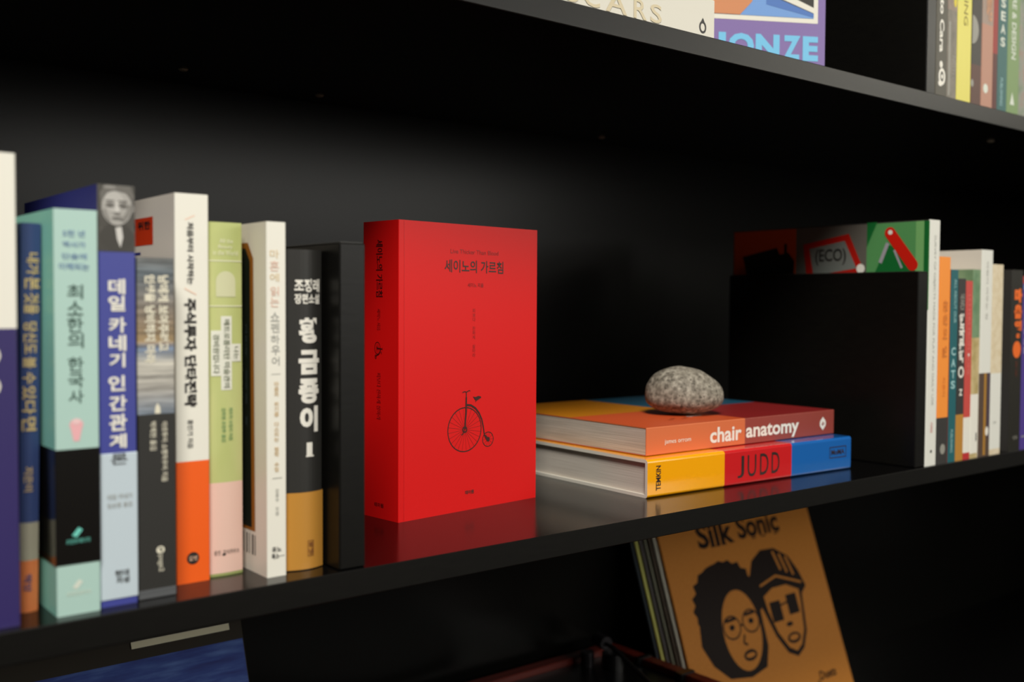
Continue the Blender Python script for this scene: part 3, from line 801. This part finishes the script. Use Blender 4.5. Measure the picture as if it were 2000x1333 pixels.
b = ub('narrow dark red book behind the salmon and teal spines', 1.1139, 9.8, 225, [(60, mat('dark_maroon', (84, 24, 18), .5)), (225, mat('crimson_spine', (150, 30, 24), .5))])
b = ub('teal green book with pale letters on the top shelf', 1.1242, 21.6, 225, [(225, mat('deep_teal', (40, 96, 94), .5))])
p = Print(F('spine'), b)
for t, v in (('S', 112), ('E', 98), ('A', 84), ('S', 70)): p.text('title_lettering', PM, t, 5, v, 15, v + 10, 0, .03)
p.text('publisher_lettering', PB, 'PUBLISHING', 6, 6, 12, 36, -90); p.build()
b = ub('leaf green book with a pale triangle near the foot', 1.1463, 27.0, 225, [(225, mat('grass_green', (120, 148, 92), .5))])
p = Print(F('spine'), b); p.text('title_lettering', PM, 'NATURE & DESIGN', 8, 60, 18, 160, -90, .02); p.poly('triangle_mark', PM, [(7, 10), (17, 10), (12, 24)]); p.build()
b = ub('grey green mottled book at the top right picture corner', 1.1738, 27.6, 225, [(225, noisemat('grey_green_mottle', [(0.3, (100, 128, 96)), (0.5, (140, 142, 130)), (0.7, (160, 120, 108))], 50, rough=.5))])
p = Print(F('spine'), b); p.text('title_lettering', GREY, 'GARDEN', 8, 80, 18, 150, -90); p.build()

# lying white book, spine out
IV2 = mat('ivory_spine', (216, 212, 198), .42)
b = book('thick ivory book lying flat on the top shelf with embossed OSCARS letters', lying(.3265, .004, Z3 + .0001, 0, .330), 31.5, 240, 330, [(330, IV2)], hard=True, page=PAGEL)
p = Print(F('flatspine', .0315, .24, .33), b)
EM = mat('embossed_ivory', (206, 192, 158), .3)
x0 = 330
for t, a0, a1, vb, vt in (('O', -181, -166, 1.5, 16), ('S', -161, -148, 1.5, 16), ('C', -143, -127, 1.5, 16), ('A', -121, -99, 1.5, 16), ('R', -92, -78, 1.5, 16), ('S', -74, -61.6, 1.5, 15.5)):
    p.text('title_lettering', EM, t, x0 + a0, vb, x0 + a1, vt, 0, .01, 3)
p.ring('publisher_mark', DKINK, x0 - 14, 7.6, 4.2, 4.8, 1.6, 2, 24); p.poly('publisher_mark', DKINK, [(x0 - 14, 15), (x0 - 16, 12), (x0 - 12, 12)], 2)
p.build()

# purple magazine book facing out
a = -29
PU = mat('violet_gloss', (134, 114, 168), .35)
Lm = .215
aM = math.radians(a)
ox = .86 - Lm * math.cos(aM); oy = .04 - Lm * math.sin(aM)
mg = empty('book', 'purple picture book facing out behind the ivory book with light blue letters', 'book', upright(ox, oy, Z3 + .0001, a))
box('cover', 0, 0, 0, Lm, .0015, .275, PU, mg)
box('page_block', .001, .0016, .001, Lm - .003, .0150, .274, PAGEL, mg)
box('back_cover', 0, .0151, 0, Lm, .0166, .275, PU, mg)
p = Print((Vector((0, 0, 0)), Vector((1, 0, 0)), Vector((0, 0, 1))), mg)
LBc = mat('sky_blue_ink', (122, 194, 230), .35)
o_ = Lm * 1000
for t, a0, a1 in (('E', -22.6, -7.0), ('Z', -42.8, -25), ('N', -70, -46), ('O', -97, -71.5), ('J', -112, -99.5)):
    p.text('title_lettering', LBc, t, o_ + a0, 19, o_ + a1, 42.2, 0, .05)
FW = mat('photo_border_white', (228, 224, 210), .4)
p.rect('photo_border', FW, o_ - 204, 54.5, o_ - 7.6, 262)
p.rect('cover_photo', mat('photo_dark_grey', (62, 60, 56), .4), o_ - 200, 59, o_ - 12, 258, 2)
p.poly('cover_photo', mat('shirt_blue', (118, 158, 214), .4), [(o_ - 150, 59), (o_ - 12, 59), (o_ - 12, 61), (o_ - 60, 79), (o_ - 66, 120), (o_ - 140, 120)], 3)
p.poly('cover_photo', FW, [(o_ - 62, 82), (o_ - 12, 64), (o_ - 12, 69), (o_ - 58, 88)], 4)
p.poly('cover_photo', mat('shirt_shadow_blue', (86, 122, 186), .4), [(o_ - 60, 70), (o_ - 12, 60), (o_ - 12, 63.5), (o_ - 60, 80)], 4)
SK = mat('skin_print', (206, 138, 96), .4)
p.poly('cover_photo', SK, [(o_ - 140, 59.2), (o_ - 86, 59.2), (o_ - 74, 72), (o_ - 70, 100), (o_ - 74, 180), (o_ - 140, 190), (o_ - 160, 120), (o_ - 158, 80)], 5)
p.poly('cover_photo', mat('beard_print', (136, 96, 62), .4), [(o_ - 118, 76), (o_ - 96, 73), (o_ - 82, 80), (o_ - 78, 110), (o_ - 120, 112)], 6)
p.oval('cover_photo', mat('hair_print', (60, 46, 36), .4), o_ - 112, 195, 44, 40, 6)
p.build()

# ------------------------------------------------------------------ lower shelf: records and turntable
LSZ = -.377
lean = math.atan(.35)
def leanM(x, y):
    return Matrix.Translation((x, y, LSZ)) @ Matrix.Rotation(-lean, 4, 'X')


KRAFT = noisemat('kraft_card', [(0.3, (196, 124, 46)), (0.7, (206, 134, 54))], 300, rough=.6, bump=.1, spec=.2)
SW, SH = 306, 306
sl = empty('record_sleeve', 'kraft brown record sleeve printed with two drawn heads and Silk Sonic lettering', 'record', leanM(.940, .2336), 'records leaning on the lower shelf')
box('sleeve', 0, 0, .0002, SW / 1000, .0035, SH / 1000, KRAFT, sl, .0005)
box('inner_sleeve', .001, .0008, .001, -.0006 + .001, .0027, .304, mat('inner_sleeve_white', (190, 180, 160), .6), sl)
p = Print((Vector((0, 0, 0)), Vector((1, 0, 0)), Vector((0, 0, 1))), sl)
DB = mat('dark_brown_print', (30, 18, 13), .6, spec=.15)


p.text('title_lettering', DB, 'Silk', 67.5, 244, 138, 276, 0, .03, 2); p.text('title_lettering', DB, 'Sonic', 147, 246, 234, 276, 0, .03, 2)
for u in (92.5, 103, 114.5, 175, 195, 222): p.rect('title_lettering', DB, u - 3, 243.6, u + 6, 245.4, 3)
rnd = random.Random(4)
# head with rounded curly hair
cx, cz = 96, 172
pts = []
for k in range(44):
    t = 2 * math.pi * k / 44; rr = 1 + .05 * math.sin(k * 2.9) + rnd.uniform(-.02, .02)
    pts.append((cx + 63 * rr * math.cos(t), cz + 53 * rr * math.sin(t)))
p.poly('head_drawing', DB, pts, 1)
p.poly('head_drawing', DB, [(36, 160), (30.5, 130), (44, 104), (68, 84), (108, 78), (140, 84), (152, 108), (154, 160)], 1)
p.oval('face_drawing', KRAFT, 110, 136, 36, 50, 2, 32, -.06)
for cu, cv in ((92, 142), (130, 144)):
    p.ring('head_drawing', DB, cu, cv, 17, 15, 2.2, 3, 28); p.oval('head_drawing', DB, cu, cv, 5, 3.6, 3, 12); p.line('head_drawing', DB, [(cu - 10, cv + 9), (cu + 10, cv + 10)], 4, 4)
p.line('head_drawing', DB, [(108, 142), (114, 142)], 2.4, 3); p.line('head_drawing', DB, [(112, 130), (107, 120), (114, 117)], 3, 3)
p.oval('head_drawing', DB, 114, 104, 13, 7, 3, 18); p.oval('head_drawing', KRAFT, 114, 104, 9, 3, 4, 14)
# head with striped cap and dark glasses
p.poly('head_drawing', DB, [(150, 172), (148, 196), (160, 216), (182, 227), (210, 226), (236, 212), (250, 190), (258, 168), (246, 160), (236, 112), (222, 92), (206, 84), (188, 92), (172, 116), (160, 150)], 1)
p.poly('head_drawing', KRAFT, [(166, 168), (186, 176), (216, 176), (240, 166), (238, 150), (230, 114), (218, 97), (206, 91), (192, 98), (177, 120), (168, 148)], 5)
for k in range(3): p.line('cap_stripe', KRAFT, [(206 + k * 12, 222 - k * 5), (214 + k * 12, 196 - k * 5)], 4, 2)
p.line('head_drawing', KRAFT, [(164, 182), (200, 190), (250, 174)], 3, 3)
for cu, cv in ((184, 146), (220, 150)): p.rect('head_drawing', DB, cu - 11, cv - 13, cu + 11, cv + 13, 6)
p.line('head_drawing', DB, [(194, 152), (210, 154)], 2.4, 6); p.oval('head_drawing', DB, 204, 126, 7, 3, 6, 12); p.oval('head_drawing', DB, 206, 108, 14, 7, 6, 18); p.oval('head_drawing', KRAFT, 206, 108.5, 9.5, 3.6, 7, 14)
p.text('small_lettering', DB, 'Duets', 238, 45.6, 274, 57, 0, .02, 2); p.text('small_lettering', DB, 'An Evening of', 180, 34, 236, 48, 0, .02, 2)
p.build()
for k, (nm, c) in enumerate([('silver grey', (214, 212, 194)), ('dark umber', (84, 70, 52)), ('olive grey', (130, 130, 108)), ('dark slate', (100, 94, 92)), ('pale lime green', (236, 236, 130)), ('deep navy', (40, 52, 60))]):
    dy = .0050 + k * .0046
    o = empty('record_sleeve', '%s record sleeve edge leaning behind the kraft sleeve' % nm, 'record', leanM(.940 - .0036 * (k + 1), .2336 + dy), 'records leaning on the lower shelf')
    m_ = mat('sleeve_' + nm.replace(' ', '_'), c, .5)
    box('sleeve', 0, 0, .0002, .306, .0030, .306, m_, o, .0004)
    v, f = boxgeo(.0002, .0006, .002, .0006, .0024, .304)
    box('inner_sleeve', -.0004, .0010, .004, .001, .0020, .302, mat('inner_edge_' + nm.replace(' ', '_'), tuple(min(255, x + 14) for x in c), .6), o)

# display sleeve with seascape at the lower left
sl = empty('record_sleeve', 'black framed sleeve with blue sea picture under the left end of the shelf', 'record', leanM(.0905, .2435), 'records leaning on the lower shelf')
box('sleeve', 0, 0, .0002, .308, .0045, .308, mat('brown_black_card', (52, 46, 36), .6, spec=.2), sl, .0005)
SEA2 = noisemat('blue_sea', [(0.3, (50, 58, 128)), (0.5, (64, 88, 168)), (0.68, (96, 128, 200))], 18, (1, 1, 7), rough=.6, detail=6, spec=.2)
p = Print((Vector((0, 0, 0)), Vector((1, 0, 0)), Vector((0, 0, 1))), sl)
p.rect('sea_picture', SEA2, 3, 3, 307, 250.5); p.build()
box('label_strip', .208, -.0014, .2600, .2955, -.0004, .2660, mat('pale_strip', (236, 230, 196), .5), sl)

# turntable
tt = empty('turntable', 'dark turntable with a reddish wooden rim in front of the records', 'turntable', Matrix.Translation((.66, .18, LSZ)))
WD = noisemat('red_brown_wood', [(0.3, (92, 26, 18)), (0.7, (120, 40, 26))], 12, (1, 12, 1), rough=.4)
BP = mat('black_plate', (16, 16, 16), .3); GM = mat('grey_metal', (48, 45, 48), .45, metal=.6)
def tb(name, x0, y0, z0, x1, y1, z1, m_, par=None, bv=.001):
    return box(name, x0 - .66, y0 - .18, z0 - LSZ, x1 - .66, y1 - .18, z1 - LSZ, m_, par or tt, bv)
tb('plinth', .44, .004, -.350, .8900, .352, -.262, WD)
tb('rim', .44, .004, -.262, .4560, .352, -.250, WD); tb('rim', .874, .004, -.262, .890, .352, -.250, WD)
tb('rim', .456, .336, -.262, .874, .352, -.250, WD); tb('rim', .456, .004, -.262, .874, .020, -.250, WD)
tb('top_plate', .456, .020, -.262, .874, .336, -.257, BP)
tb('cover_clip', .868, .218, -.262, .8915, .229, -.2485, BP); tb('cover_clip', .868, .284, -.262, .8915, .291, -.2485, BP)
for x in (.48, .85):
    for y in (.04, .31):
        tube('foot', [(x - .66, y - .18, 0.0), (x - .66, y - .18, .006), (x - .66, y - .18, .027)], [.016, .018, .014], BP, tt, 16)
def disc(name, x, y, z0, z1, r, m_, n=48, par=None):
    return tube(name, [(x - .66, y - .18, z0 - LSZ), (x - .66, y - .18, z1 - LSZ)], r, m_, par or tt, n)
pl = disc('platter', .62, .18, -.257, -.244, .148, mat('platter_rubber', (20, 20, 20), .5))
disc('spindle', .62, .18, -.244, -.236, .003, GM, 12, pl)
disc('tonearm_base', .842, .300, -.257, -.240, .013, BP, 24)
ar = tube('tonearm', [(.846 - .66, .322 - .18, .143), (.842 - .66, .300 - .18, .143), (.812 - .66, .235 - .18, .142), (.765 - .66, .130 - .18, .140)], .0026, GM, tt, 10)
tube('counterweight', [(.849 - .66, .335 - .18, .143), (.845 - .66, .314 - .18, .143)], .008, GM, ar, 18)
box('headshell', .755 - .66, .105 - .18, .135, .772 - .66, .132 - .18, .142, BP, ar, .001)
disc('arm_knob', .822, .322, -.257, -.240, .008, GM, 18)

# take the working text object away again
bpy.data.objects.remove(_to); bpy.data.curves.remove(_tc); bpy.data.scenes.remove(_gs)
